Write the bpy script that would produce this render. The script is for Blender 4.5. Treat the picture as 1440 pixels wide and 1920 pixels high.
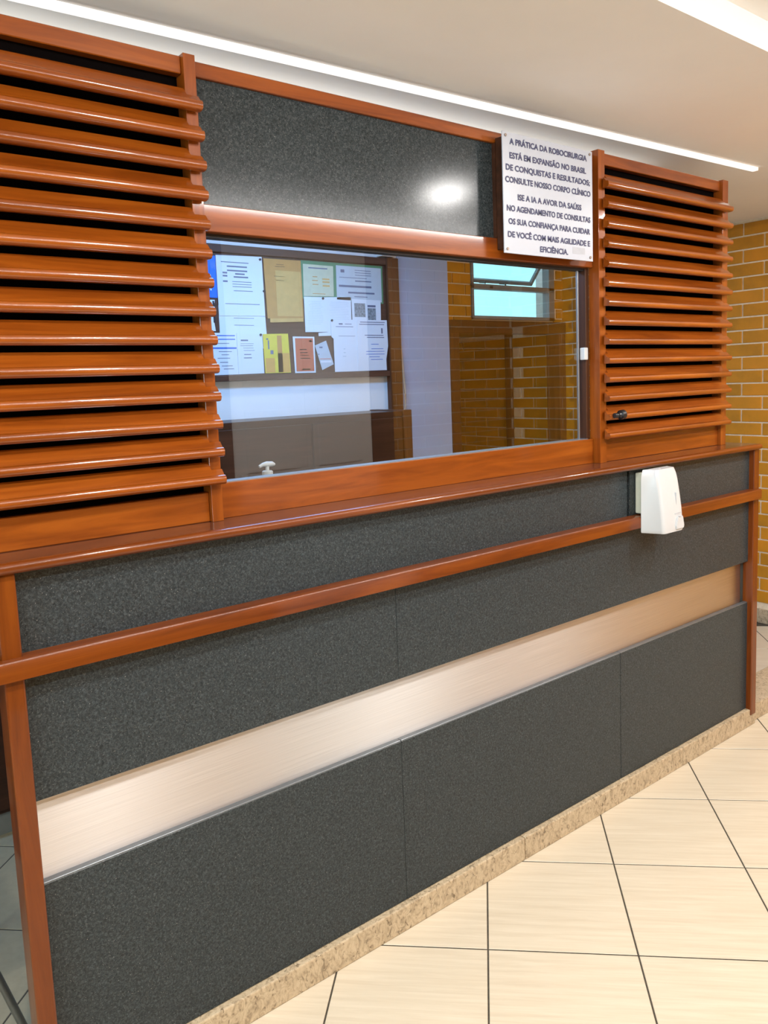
import bpy, bmesh, math, random
from mathutils import Vector, Matrix

for o in list(bpy.data.objects):
    bpy.data.objects.remove(o, do_unlink=True)
scene = bpy.context.scene
C = scene.collection
random.seed(7)

# ------------------------------------------------------------------ camera
CAM = Vector((-0.3806, -1.8598, 1.7461))
yaw, pitch, roll = (math.radians(a) for a in (38.3546, -6.55, -2.152))
fwd = Vector((math.sin(yaw) * math.cos(pitch), math.cos(yaw) * math.cos(pitch), math.sin(pitch)))
right = Vector((math.cos(yaw), -math.sin(yaw), 0))
up = right.cross(fwd)
r2 = right * math.cos(roll) + up * math.sin(roll)
u2 = -right * math.sin(roll) + up * math.cos(roll)
cd = bpy.data.cameras.new('camera')
cam = bpy.data.objects.new('camera', cd)
C.objects.link(cam)
m = Matrix((r2, u2, -fwd)).transposed().to_4x4()
m.translation = CAM
cam.matrix_world = m
cd.sensor_fit = 'VERTICAL'
cd.sensor_height = 36.0
cd.lens = 1470.236 / 1920 * 36.0
cd.shift_x = -27.96 / 1920
cd.shift_y = -77.4 / 1920
cd.clip_start = 0.02
scene.camera = cam

# ------------------------------------------------------------------ world + exposure
w = bpy.data.worlds.new('sky'); scene.world = w
w.use_nodes = True
bg = w.node_tree.nodes['Background']
bg.inputs['Color'].default_value = (0.42, 0.86, 1.0, 1)
bg.inputs['Strength'].default_value = 2.0
vs = scene.view_settings
vs.view_transform = 'Standard'; vs.look = 'None'; vs.gamma = 1.0
vs.use_curve_mapping = False
vs.exposure = -0.27
LAMP_W = 34.0          # lobby ceiling lamps (watts each)
UPLIGHT_W = 2.6  # added uplight for the ceiling behind the partition
INNER_W = 40.0         # added blue lamp, stands in for daylight in the booth
WARM = (1.0, 0.975, 0.945)
COVE_FILL_W = 84.0          # strip added at the rear of the ceiling tray for frontal light
DAY_W = 225.0          # daylight through an unseen window added in the left wall
DAY = (0.82, 0.92, 1.0)
COOL = (0.20, 0.47, 1.0)

# ------------------------------------------------------------------ materials
MATS = {}
def newmat(name):
    m = bpy.data.materials.new(name); m.use_nodes = True
    nt = m.node_tree
    MATS[name] = m
    return m, nt, nt.nodes['Principled BSDF']

def ramp(nt, fac, stops):
    r = nt.nodes.new('ShaderNodeValToRGB')
    e = r.color_ramp.elements
    while len(e) < len(stops): e.new(0.5)
    for k, (p, c) in enumerate(stops):
        e[k].position = p; e[k].color = (*c, 1)
    nt.links.new(fac, r.inputs[0])
    return r

def coords(nt, scale=(1, 1, 1), rand=True, kind='Object', rot=(0, 0, 0)):
    tc = nt.nodes.new('ShaderNodeTexCoord'); mp = nt.nodes.new('ShaderNodeMapping')
    mp.inputs['Scale'].default_value = scale
    mp.inputs['Rotation'].default_value = rot
    nt.links.new(tc.outputs[kind], mp.inputs['Vector'])
    if not rand: return mp.outputs[0]
    oi = nt.nodes.new('ShaderNodeObjectInfo'); ml = nt.nodes.new('ShaderNodeMath'); ml.operation = 'MULTIPLY'
    ml.inputs[1].default_value = 37.0
    nt.links.new(oi.outputs['Random'], ml.inputs[0])
    va = nt.nodes.new('ShaderNodeVectorMath'); va.operation = 'ADD'
    nt.links.new(mp.outputs[0], va.inputs[0]); nt.links.new(ml.outputs[0], va.inputs[1])
    return va.outputs[0]

def noise(nt, vec, scale, detail=4, rough=0.6, dist=0.0):
    n = nt.nodes.new('ShaderNodeTexNoise')
    n.inputs['Scale'].default_value = scale; n.inputs['Detail'].default_value = detail
    n.inputs['Roughness'].default_value = rough; n.inputs['Distortion'].default_value = dist
    nt.links.new(vec, n.inputs['Vector'])
    return n.outputs['Fac']

def bump(nt, b, fac, strength, dist=0.002):
    bm_ = nt.nodes.new('ShaderNodeBump')
    bm_.inputs['Strength'].default_value = strength; bm_.inputs['Distance'].default_value = dist
    nt.links.new(fac, bm_.inputs['Height']); nt.links.new(bm_.outputs[0], b.inputs['Normal'])

def wood(name, axis, c0, c1, c2, rough=0.34, coat=0.42):
    m, nt, b = newmat(name)
    s = {'x': (0.9, 11, 11), 'z': (11, 11, 0.9), 'y': (11, 0.9, 11)}[axis]
    v = coords(nt, s)
    f = noise(nt, v, 2.2, 6, 0.62, 0.6)
    r = ramp(nt, f, [(0.30, c0), (0.52, c1), (0.74, c2)])
    nt.links.new(r.outputs[0], b.inputs['Base Color'])
    b.inputs['Roughness'].default_value = rough; b.inputs['Specular IOR Level'].default_value = 0.25
    b.inputs['Coat Weight'].default_value = coat; b.inputs['Coat Roughness'].default_value = 0.07
    bump(nt, b, noise(nt, v, 9, 3), 0.06, 0.001)
    return m
W0, W1, W2 = (0.140, 0.028, 0.002), (0.230, 0.052, 0.004), (0.320, 0.082, 0.007)
wood('wood_x', 'x', W0, W1, W2)
wood('slat_wood', 'x', W0, W1, W2, 0.30, 0.85)
wood('wood_z', 'z', W0, W1, W2)
wood('wood_y', 'y', W0, W1, W2)
D0, D1, D2 = (0.085, 0.016, 0.0012), (0.145, 0.031, 0.0024), (0.205, 0.050, 0.004)
wood('rail_wood', 'x', D0, D1, D2)
wood('post_wood', 'z', D0, D1, D2)
wood('ledge_wood', 'x', (0.055, 0.022, 0.014), (0.085, 0.036, 0.024), (0.12, 0.052, 0.036), 0.16, 0.5)
wood('dark_wood', 'x', (0.030, 0.012, 0.006), (0.048, 0.018, 0.009), (0.075, 0.028, 0.014), 0.4, 0.1)
wood('dark_wood_z', 'z', (0.045, 0.018, 0.009), (0.075, 0.028, 0.012), (0.11, 0.042, 0.018), 0.4, 0.1)
wood('board_wood', 'x', (0.075, 0.032, 0.018), (0.10, 0.046, 0.028), (0.13, 0.062, 0.04), 0.5, 0.0)

# speckled charcoal laminate
def laminate(name, rough, bmp, spec):
    m, nt, b = newmat(name)
    v = coords(nt, rand=False)
    f1 = noise(nt, v, 160, 4, 0.85, 0.8)
    f2 = noise(nt, v, 330, 1, 0.5)
    r1 = ramp(nt, f1, [(0.36, (0.011, 0.0145, 0.0165)), (0.50, (0.028, 0.036, 0.040)), (0.70, (0.082, 0.098, 0.106))])
    r2_ = ramp(nt, f2, [(0.70, (0, 0, 0)), (0.76, (1, 1, 1))])
    mx = nt.nodes.new('ShaderNodeMix'); mx.data_type = 'RGBA'
    nt.links.new(r2_.outputs[0], mx.inputs['Factor']); nt.links.new(r1.outputs[0], mx.inputs['A'])
    mx.inputs['B'].default_value = (0.30, 0.30, 0.29, 1)
    nt.links.new(mx.outputs['Result'], b.inputs['Base Color'])
    b.inputs['Roughness'].default_value = rough
    b.inputs['Specular IOR Level'].default_value = spec
    bump(nt, b, f1, bmp, 0.0006)
laminate('laminate', 0.32, 0.12, 0.24)
laminate('laminate_smooth', 0.17, 0.02, 0.26)

# brushed steel
m, nt, b = newmat('steel')
v = coords(nt, (1.5, 1, 220), rand=False)
f = noise(nt, v, 2.0, 4)
r = ramp(nt, f, [(0.3, (0.60, 0.585, 0.575)), (0.7, (0.72, 0.705, 0.695))])
nt.links.new(r.outputs[0], b.inputs['Base Color'])
b.inputs['Metallic'].default_value = 1.0; b.inputs['Roughness'].default_value = 0.46
b.inputs['Anisotropic'].default_value = 0.95; b.inputs['Anisotropic Rotation'].default_value = 0.25
m, nt, b = newmat('aluminium')
b.inputs['Base Color'].default_value = (0.34, 0.36, 0.38, 1); b.inputs['Metallic'].default_value = 0.8
b.inputs['Roughness'].default_value = 0.35
bump(nt, b, noise(nt, coords(nt, (2, 200, 200), False), 2), 0.03)

# glazed ochre brick
m, nt, b = newmat('brick')
v = coords(nt, (1, 1, 1))
oi = nt.nodes.new('ShaderNodeObjectInfo')
f = noise(nt, v, 7, 4)
ad = nt.nodes.new('ShaderNodeMath'); ad.operation = 'MULTIPLY_ADD'
ad.inputs[1].default_value = 0.35
nt.links.new(oi.outputs['Random'], ad.inputs[0])
sb = nt.nodes.new('ShaderNodeMath'); sb.operation = 'SUBTRACT'; sb.inputs[1].default_value = 0.17
nt.links.new(f, sb.inputs[0]); nt.links.new(sb.outputs[0], ad.inputs[2])
r = ramp(nt, ad.outputs[0], [(0.25, (0.44, 0.195, 0.012)), (0.5, (0.55, 0.235, 0.013)), (0.8, (0.64, 0.255, 0.015))])
nt.links.new(r.outputs[0], b.inputs['Base Color'])
b.inputs['Roughness'].default_value = 0.42; b.inputs['Specular IOR Level'].default_value = 0.3
m, nt, b = newmat('grout')
f = noise(nt, coords(nt, rand=False), 60)
r = ramp(nt, f, [(0.3, (0.80, 0.66, 0.47)), (0.7, (0.92, 0.80, 0.60))])
nt.links.new(r.outputs[0], b.inputs['Base Color']); b.inputs['Roughness'].default_value = 0.8

# floor tile
m, nt, b = newmat('floor_tile')
v = coords(nt, (1.2, 26, 1))
f = noise(nt, v, 2.6, 5, 0.65, 0.3)
r = ramp(nt, f, [(0.25, (0.56, 0.475, 0.355)), (0.5, (0.62, 0.540, 0.415)), (0.75, (0.68, 0.605, 0.480))])
nt.links.new(r.outputs[0], b.inputs['Base Color']); b.inputs['Roughness'].default_value = 0.30
m, nt, b = newmat('floor_grout')
f = noise(nt, coords(nt, rand=False), 80)
r = ramp(nt, f, [(0.3, (0.040, 0.034, 0.024)), (0.7, (0.075, 0.062, 0.044))])
nt.links.new(r.outputs[0], b.inputs['Base Color']); b.inputs['Roughness'].default_value = 0.9

# granite plinth
m, nt, b = newmat('granite')
v = coords(nt, (1.3, 1.3, 0.8))
f1 = noise(nt, v, 30, 6, 0.7, 1.8)
f2 = noise(nt, v, 48, 4, 0.65, 1.2)
r1 = ramp(nt, f1, [(0.30, (0.20, 0.150, 0.095)), (0.46, (0.44, 0.345, 0.225)), (0.62, (0.56, 0.455, 0.31)), (0.8, (0.40, 0.33, 0.24))])
r2_ = ramp(nt, f2, [(0.34, (0.16, 0.12, 0.08)), (0.43, (1, 1, 1))])
mx = nt.nodes.new('ShaderNodeMix'); mx.data_type = 'RGBA'; mx.blend_type = 'MULTIPLY'
mx.inputs['Factor'].default_value = 0.75
nt.links.new(r1.outputs[0], mx.inputs['A']); nt.links.new(r2_.outputs[0], mx.inputs['B'])
nt.links.new(mx.outputs['Result'], b.inputs['Base Color']); b.inputs['Roughness'].default_value = 0.35

def plain(name, col, rough=0.6, metal=0.0, var=0.06, nscale=30, spec=0.5):
    m, nt, b = newmat(name)
    f = noise(nt, coords(nt, rand=False), nscale, 3)
    lo = tuple(c * (1 - var) for c in col); hi = tuple(min(1, c * (1 + var)) for c in col)
    r = ramp(nt, f, [(0.3, lo), (0.7, hi)])
    nt.links.new(r.outputs[0], b.inputs['Base Color'])
    b.inputs['Roughness'].default_value = rough; b.inputs['Metallic'].default_value = metal
    b.inputs['Specular IOR Level'].default_value = spec
    return m
plain('ceiling_paint', (0.88, 0.885, 0.87), 0.9, var=0.015, nscale=3)
plain('white_wall', (0.80, 0.80, 0.80), 0.85, var=0.02, nscale=4)
plain('white_gloss', (0.52, 0.54, 0.56), 0.28, var=0.01)
plain('white_plastic_old', (0.62, 0.62, 0.50), 0.4, var=0.04)
plain('sign_white', (0.43, 0.47, 0.55), 0.30, var=0.01)
plain('navy_ink', (0.022, 0.026, 0.10), 0.5)
plain('smudge', (0.36, 0.39, 0.45), 0.4)
plain('screw', (0.25, 0.20, 0.17), 0.4, 0.7)
plain('black_plastic', (0.010, 0.010, 0.012), 0.35)
plain('grey_mark', (0.45, 0.47, 0.50), 0.5)
plain('gap_black', (0.012, 0.012, 0.014), 0.6)
plain('slat_shade_black', (0.004, 0.003, 0.003), 0.95, spec=0.0)
plain('paper', (0.80, 0.80, 0.81), 0.8, var=0.02, nscale=8)
plain('paper_grey', (0.56, 0.60, 0.62), 0.6, var=0.03)
plain('ink', (0.16, 0.17, 0.24), 0.8)
plain('ink_blue', (0.06, 0.16, 0.55), 0.7)
plain('blue_card', (0.01, 0.16, 0.85), 0.5)
plain('kraft', (0.60, 0.29, 0.075), 0.8)
plain('kraft_light', (0.70, 0.40, 0.12), 0.8)
plain('green_card', (0.10, 0.26, 0.12), 0.6)
plain('cream_paper', (0.62, 0.60, 0.40), 0.7)
plain('yellow_print', (0.82, 0.62, 0.06), 0.6)
plain('orange_print', (0.75, 0.38, 0.08), 0.6)
plain('red_print', (0.62, 0.14, 0.06), 0.6)
plain('photo_dark', (0.22, 0.26, 0.28), 0.5, var=0.5, nscale=90)
plain('window_grey', (0.20, 0.25, 0.29), 0.45, 0.3)
plain('cable', (0.50, 0.38, 0.25), 0.6)
plain('chair_steel', (0.16, 0.16, 0.14), 0.35, 0.6)
plain('chair_black', (0.012, 0.012, 0.013), 0.6)
plain('dark_paint', (0.035, 0.042, 0.040), 0.6)
plain('back_plaster', (0.16, 0.12, 0.07), 0.8)
plain('outdoor_brick', (0.80, 0.62, 0.62), 0.8, var=0.15, nscale=12)
plain('shade_tile', (0.40, 0.34, 0.22), 0.4)
plain('ledge_metal', (0.16, 0.175, 0.19), 0.35, 0.6)
plain('blue_lit_wall', (0.36, 0.46, 0.60), 0.8, var=0.02)  # cool booth light put into the pillar's colour
plain('base_grey', (0.22, 0.22, 0.20), 0.5)

# clear pane: straight-through glass with fresnel mirror
def glass(name, tint, ior):
    m = bpy.data.materials.new(name); m.use_nodes = True; MATS[name] = m
    nt = m.node_tree; nt.nodes.clear()
    o = nt.nodes.new('ShaderNodeOutputMaterial'); t = nt.nodes.new('ShaderNodeBsdfTransparent')
    g = nt.nodes.new('ShaderNodeBsdfGlossy'); mix = nt.nodes.new('ShaderNodeMixShader'); fr = nt.nodes.new('ShaderNodeFresnel')
    fr.inputs['IOR'].default_value = ior
    t.inputs['Color'].default_value = (*tint, 1); g.inputs['Roughness'].default_value = 0.0
    g.inputs['Color'].default_value = (1, 1, 1, 1)
    geo = nt.nodes.new('ShaderNodeNewGeometry'); inv = nt.nodes.new('ShaderNodeMath'); inv.operation = 'SUBTRACT'
    inv.inputs[0].default_value = 1.0; nt.links.new(geo.outputs['Backfacing'], inv.inputs[1])
    mu = nt.nodes.new('ShaderNodeMath'); mu.operation = 'MULTIPLY'
    nt.links.new(fr.outputs[0], mu.inputs[0]); nt.links.new(inv.outputs[0], mu.inputs[1])
    nt.links.new(mu.outputs[0], mix.inputs[0]); nt.links.new(t.outputs[0], mix.inputs[1]); nt.links.new(g.outputs[0], mix.inputs[2])
    nt.links.new(mix.outputs[0], o.inputs[0])
glass('window_glass', (0.94, 0.96, 0.96), 1.85)
glass('clear_glass', (0.90, 0.96, 0.96), 1.5)

def emitter(name, col, s):
    m = bpy.data.materials.new(name); m.use_nodes = True; MATS[name] = m
    nt = m.node_tree; b = nt.nodes['Principled BSDF']
    b.inputs['Base Color'].default_value = (0.8, 0.8, 0.8, 1)
    b.inputs['Emission Color'].default_value = (*col, 1); b.inputs['Emission Strength'].default_value = s
emitter('led_warm', (1.0, 0.95, 0.90), 1.3)
emitter('cove_warm', (1.0, 0.95, 0.88), 3.0)
emitter('lamp_warm', (1.0, 0.92, 0.82), 9.0)
emitter('fill_cool', (0.60, 0.80, 1.0), 4.0)

# ------------------------------------------------------------------ helpers
WLOC = {}
def wloc(o):
    p = Vector((0, 0, 0))
    while o is not None:
        p = p + WLOC.get(o.name, Vector((0, 0, 0))); o = o.parent
    return p

def obj(name, bm, mat, parent=None, smooth=False):
    """bm in world coordinates; stored relative to the parent"""
    me = bpy.data.meshes.new(name)
    if parent is not None:
        bmesh.ops.translate(bm, verts=bm.verts, vec=-wloc(parent))
    bmesh.ops.recalc_face_normals(bm, faces=bm.faces)
    bm.to_mesh(me); bm.free()
    if smooth:
        for p in me.polygons: p.use_smooth = True
    me.materials.append(MATS[mat])
    o = bpy.data.objects.new(name, me); C.objects.link(o)
    if parent is not None: o.parent = parent
    return o

def thing(name, label, cat, loc, group=None, kind=None):
    o = bpy.data.objects.new(name, None); C.objects.link(o)
    o.empty_display_size = 0.05
    o.location = loc; WLOC[o.name] = Vector(loc)
    tag(o, label, cat, group, kind)
    return o

def tag(o, label=None, cat=None, group=None, kind=None):
    if label: o['label'] = label
    if cat: o['category'] = cat
    if group: o['group'] = group
    if kind: o['kind'] = kind
    return o

def addbox(bm, x0, x1, y0, y1, z0, z1):
    vs_ = [bm.verts.new((x, y, z)) for x in (x0, x1) for y in (y0, y1) for z in (z0, z1)]
    for f in ((0, 1, 3, 2), (4, 6, 7, 5), (0, 4, 5, 1), (2, 3, 7, 6), (0, 2, 6, 4), (1, 5, 7, 3)):
        bm.faces.new([vs_[i] for i in f])
    return vs_

def box(name, x0, x1, y0, y1, z0, z1, mat, parent=None, bev=0.0, seg=2):
    bm = bmesh.new(); addbox(bm, x0, x1, y0, y1, z0, z1)
    if bev > 0:
        bmesh.ops.bevel(bm, geom=bm.edges[:], offset=bev, segments=seg, profile=0.5, affect='EDGES')
    return obj(name, bm, mat, parent, smooth=False)

def extrude_x(bm, prof, x0, x1):
    a = [bm.verts.new((x0, y, z)) for y, z in prof]; b_ = [bm.verts.new((x1, y, z)) for y, z in prof]
    n = len(prof)
    for i in range(n):
        j = (i + 1) % n
        bm.faces.new((a[i], a[j], b_[j], b_[i]))
    bm.faces.new(a[::-1]); bm.faces.new(b_)

def poly_xz(bm, pts, y0, y1):
    a = [bm.verts.new((x, y0, z)) for x, z in pts]; b_ = [bm.verts.new((x, y1, z)) for x, z in pts]
    n = len(pts)
    for i in range(n):
        j = (i + 1) % n
        bm.faces.new((a[i], a[j], b_[j], b_[i]))
    bm.faces.new(a); bm.faces.new(b_[::-1])

def tube(bm, pts, rad, seg=10):
    rings = []
    pts = [Vector(p) for p in pts]
    for i, p in enumerate(pts):
        d = (pts[min(i + 1, len(pts) - 1)] - pts[max(i - 1, 0)]).normalized()
        a = d.orthogonal().normalized() if abs(d.z) < 0.9 else Vector((1, 0, 0)).cross(d).normalized()
        c = d.cross(a)
        rr = rad[i] if isinstance(rad, (list, tuple)) else rad
        rings.append([bm.verts.new(p + rr * (math.cos(t) * a + math.sin(t) * c)) for t in [2 * math.pi * k / seg for k in range(seg)]])
    for r0, r1 in zip(rings, rings[1:]):
        best = min(range(seg), key=lambda s: (r0[0].co - r1[s].co).length)
        for k in range(seg):
            bm.faces.new((r0[k], r0[(k + 1) % seg], r1[(k + 1 + best) % seg], r1[(k + best) % seg]))
    bm.faces.new(rings[0][::-1]); bm.faces.new(rings[-1])

def lathe(bm, cx, cy, prof, seg=24):
    rings = []
    for r, z in prof:
        rings.append([bm.verts.new((cx + r * math.cos(2 * math.pi * k / seg), cy + r * math.sin(2 * math.pi * k / seg), z)) for k in range(seg)])
    for a, b_ in zip(rings, rings[1:]):
        for k in range(seg):
            bm.faces.new((a[k], a[(k + 1) % seg], b_[(k + 1) % seg], b_[k]))
    bm.faces.new(rings[0][::-1]); bm.faces.new(rings[-1])

def smooth_by_angle(o, deg=35):
    me = o.data
    for p in me.polygons: p.use_smooth = True
    me.set_sharp_from_angle(angle=math.radians(deg))

CEIL = 2.712
XR = 4.79          # brick wall
YI = 1.75          # inner booth wall
YB = 2.42          # back wall with the window
YO = -2.70         # wall behind the viewer

# ------------------------------------------------------------------ lobby lamps (large lights)
def lamp(x, y, label, z=2.795):
    t = thing('ceiling_lamp', label, 'lamp', (x, y, z), 'round lamps in the ceiling tray')
    bm = bmesh.new(); lathe(bm, x, y, [(0.115, z), (0.125, z - 0.004), (0.125, z - 0.014), (0.112, z - 0.016), (0.112, z - 0.006)], 28)
    obj('trim_ring', bm, 'white_gloss', t)
    bm = bmesh.new(); lathe(bm, x, y, [(0.110, z - 0.007), (0.110, z - 0.010)], 28)
    obj('diffuser', bm, 'lamp_warm', t)
    l = bpy.data.lights.new('lamp_light', 'AREA'); l.shape = 'DISK'; l.size = 0.22; l.energy = LAMP_W; l.color = WARM
    lo = bpy.data.objects.new('lamp_light', l); C.objects.link(lo); lo.parent = t; lo.location = (0, 0, -0.018)
    return t
lamp(-1.30, -1.254, 'round ceiling lamp farthest left in the ceiling tray, left of the view')
lamp(0.75, -1.254, 'round ceiling lamp in the tray in front of the left louvre')
lamp(2.69, -1.254, 'round ceiling lamp in the tray that glints on the grey panel')
lamp(4.15, -1.254, 'round ceiling lamp in the tray nearest the brick wall')

cv = thing('cove_fill_strip', 'long warm strip lamp added along the rear edge of the ceiling tray for frontal light', 'strip lamp', (1.0, -2.10, 2.79))
bm = bmesh.new(); lathe(bm, 0, 0, [(0.012, 0), (0.012, 6.4)], 12)
bmesh.ops.rotate(bm, verts=bm.verts, matrix=Matrix.Rotation(math.pi / 2, 3, 'Y'))
bmesh.ops.translate(bm, verts=bm.verts, vec=(-2.2, -2.11, 2.765))
obj('tube', bm, 'cove_warm', cv)
for x in (-2.2, 4.2):
    box('end_cap', x - 0.02, x + 0.02, -2.128, -2.092, 2.745, 2.80, 'white_gloss', cv)
l = bpy.data.lights.new('cove_fill_light', 'AREA'); l.shape = 'RECTANGLE'; l.size = 6.3; l.size_y = 0.03; l.energy = COVE_FILL_W; l.color = WARM
lo = bpy.data.objects.new('cove_fill_light', l); C.objects.link(lo); lo.parent = cv; lo.location = (0, 0.012, -0.03)
lo.rotation_euler = (math.radians(36), 0, 0)
l = bpy.data.lights.new('daylight', 'AREA'); l.shape = 'RECTANGLE'; l.size = 2.2; l.size_y = 1.4; l.energy = DAY_W; l.color = DAY  # fill for the added window, brightens ceiling and counter fronts
lo = bpy.data.objects.new('daylight', l); C.objects.link(lo); lo.location = (-3.85, -1.3, 1.70); lo.rotation_euler = (0, math.radians(-90), 0)

# ------------------------------------------------------------------ setting: floor
TA = math.radians(-44.633); E1 = Vector((math.cos(TA), math.sin(TA), 0)); E2 = Vector((-math.sin(TA), math.cos(TA), 0))
TT = 0.45073; T0 = E1 * 1.00955 + E2 * 0.64615
floor = box('floor', -3.6, XR + 0.1, YO - 0.1, 4.2, -0.10, -0.0014, 'floor_grout')
tag(floor, 'cream ceramic tile floor laid diagonally with thin dark joints', kind='structure')
bm = bmesh.new(); g = 0.0026
addbox(bm, g, TT - g, g, TT - g, -0.012, 0.0)
top = [e for e in bm.edges if all(v.co.z > -0.001 for v in e.verts)]
bmesh.ops.bevel(bm, geom=top, offset=0.0012, segments=1, affect='EDGES')
tme = bpy.data.meshes.new('tile'); bm.to_mesh(tme); bm.free(); tme.materials.append(MATS['floor_tile'])
tme2 = tme.copy(); tme2.materials.clear(); tme2.materials.append(MATS['shade_tile'])  # darker copy for the booth floor, its shade put into the colour
cells = []
for i in range(-20, 20):
    for j in range(-20, 20):
        c = T0 + E1 * ((i + 0.5) * TT) + E2 * ((j + 0.5) * TT)
        if -1.6 < c.x < XR + 0.12 and YO < c.y < 2.1: cells.append((i, j))
for i, j in cells:
    c = T0 + E1 * ((i + 0.5) * TT) + E2 * ((j + 0.5) * TT)
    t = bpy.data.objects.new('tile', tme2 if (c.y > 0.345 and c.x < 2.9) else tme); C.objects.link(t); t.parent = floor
    t.location = T0 + E1 * (i * TT) + E2 * (j * TT); t.rotation_euler = (0, 0, TA)

# ------------------------------------------------------------------ setting: ceiling with tray
ceil = thing('ceiling', 'off white plaster ceiling with a raised lit tray', None, (0, 0, CEIL), kind='structure')
TY0, TY1 = -0.598, -2.15
box('slab', -3.6, XR + 0.1, TY0, YB + 0.08, CEIL, CEIL + 0.15, 'ceiling_paint', ceil)
box('slab', -3.6, XR + 0.1, YO - 0.1, TY1, CEIL, CEIL + 0.15, 'ceiling_paint', ceil)
box('slab', -3.6, -2.6, TY1, TY0, CEIL, CEIL + 0.15, 'ceiling_paint', ceil)
box('slab', XR - 0.28, XR + 0.1, TY1, TY0, CEIL, CEIL + 0.15, 'ceiling_paint', ceil)
box('tray_top', -2.6, XR - 0.28, TY1 - 0.0, TY0 + 0.0, 2.80, CEIL + 0.15, 'ceiling_paint', ceil)

# ------------------------------------------------------------------ setting: brick walls
PIT = 0.0884; BL = 0.288; GR = 0.011
def brick_mesh(name, lx, ly, lz):
    bm = bmesh.new(); addbox(bm, -lx / 2, lx / 2, -ly / 2, ly / 2, -lz / 2, lz / 2)
    bmesh.ops.bevel(bm, geom=bm.edges[:], offset=0.0018, segments=1, affect='EDGES')
    me = bpy.data.meshes.new(name); bm.to_mesh(me); bm.free(); me.materials.append(MATS['brick'])
    return me

wr = box('wall_right', XR + 0.002, XR + 0.14, YO - 0.1, 2.50, 0, CEIL, 'grout')
tag(wr, 'ochre glazed brick wall with pale mortar to the right of the counter', kind='structure')
bme = brick_mesh('brick', 0.012, BL - GR, PIT - GR)
rest = bmesh.new()
kk = range(-14, 17)
for k in kk:
    zc = 1.288 + PIT * (k + 0.5)
    if zc - PIT / 2 < 0.09 or zc > CEIL: continue
    off = 0.737 if k % 2 == 0 else 0.881
    for n in range(-13, 7):
        y0 = off + n * BL; yc = y0 + BL / 2
        if y0 < YO - 0.05 or y0 > 2.36: continue
        if -0.45 < yc < 1.35 or (yc > 2.0 and zc > 1.2):
            o = bpy.data.objects.new('brick', bme); C.objects.link(o); o.parent = wr
            o.location = (XR, yc, zc)
        else:
            addbox(rest, XR - 0.006, XR + 0.006, yc - (BL - GR) / 2, yc + (BL - GR) / 2, zc - (PIT - GR) / 2, zc + (PIT - GR) / 2)
ro = obj('brick_field', rest, 'brick', wr); ro['kind'] = 'stuff'
bb = box('baseboard_right', XR - 0.018, XR + 0.002, 0.19, YB, 0, 0.098, 'granite', bev=0.003)
tag(bb, 'beige granite skirting along the foot of the brick wall', kind='structure')

# back wall (behind the booth), brick scaled to line up with and strengthen the mirrored brick, with a window and a doorway
wb = thing('wall_back', 'wall behind the booth with window and doorway, its ochre bricks strengthening the reflection in the glass', None, (3.9, YB, 0), kind='structure')
WX0, WX1, WZ0, WZ1 = 3.745, 4.665, 2.180, 2.69
DX0, DX1, DZ = 3.535, 4.765, 2.12
for (a0, a1, c0, c1) in ((2.80, DX0, 0, CEIL), (DX0, WX0, DZ, CEIL), (WX0, WX1, DZ, WZ0), (WX0, WX1, WZ1, CEIL), (WX1, XR, DZ, CEIL), (DX1, XR, 0, DZ)):
    box('masonry', a0, a1, YB + 0.004, YB + 0.10, c0, c1, 'grout', wb)
P2, B2 = PIT * 0.88, BL * 0.88
G2 = GR * 0.85
bme2 = brick_mesh('brick', B2 - G2, 0.012, P2 - G2)
for k in range(0, 40):
    z0 = 1.7461 + (1.288 + PIT * (k - 6) - 1.7461) * 0.88
    if z0 < 0.9 or z0 > CEIL - 0.02: continue
    for n in range(-1, 9):
        x0 = 2.80 + n * B2 + (0.5 * B2 if k % 2 else 0)
        segs = [(max(x0, 2.80), min(x0 + B2, XR))]
        # cut by openings
        for (ox0, ox1, oz0, oz1) in ((DX0, DX1, 0, DZ), (WX0, WX1, WZ0, WZ1)):
            if z0 + P2 > oz0 + 0.01 and z0 < oz1 - 0.01:
                ns = []
                for s0, s1 in segs:
                    if s1 <= ox0 or s0 >= ox1: ns.append((s0, s1))
                    else:
                        if s0 < ox0: ns.append((s0, ox0))
                        if s1 > ox1: ns.append((ox1, s1))
                segs = ns
        for s0, s1 in segs:
            if s1 - s0 < 0.04: continue
            if s1 - s0 > B2 - 0.002:
                o = bpy.data.objects.new('brick', bme2); C.objects.link(o); o.parent = wb
                o.location = Vector(((s0 + s1) / 2, YB, z0 + P2 / 2)) - Vector((3.9, YB, 0))
            else:
                box('brick', s0 + G2 / 2, s1 - G2 / 2, YB - 0.006, YB + 0.006, z0 + G2 / 2, z0 + P2 - G2 / 2, 'brick', wb)

# doorway casing
d1 = thing('door_1', 'dark wooden door casing under the high window in the back wall', None, (4.15, YB, 0), kind='structure')
box('jamb', DX0 - 0.03, DX0 + 0.055, YB - 0.03, YB + 0.11, 0, DZ, 'dark_wood_z', d1, 0.004)
box('jamb', DX1 - 0.06, DX1 + 0.02, YB - 0.03, YB + 0.11, 0, DZ, 'dark_wood_z', d1, 0.004)
box('head', DX0 - 0.03, DX1 + 0.02, YB - 0.035, YB + 0.11, DZ - 0.045, DZ + 0.05, 'dark_wood', d1, 0.004)
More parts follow.
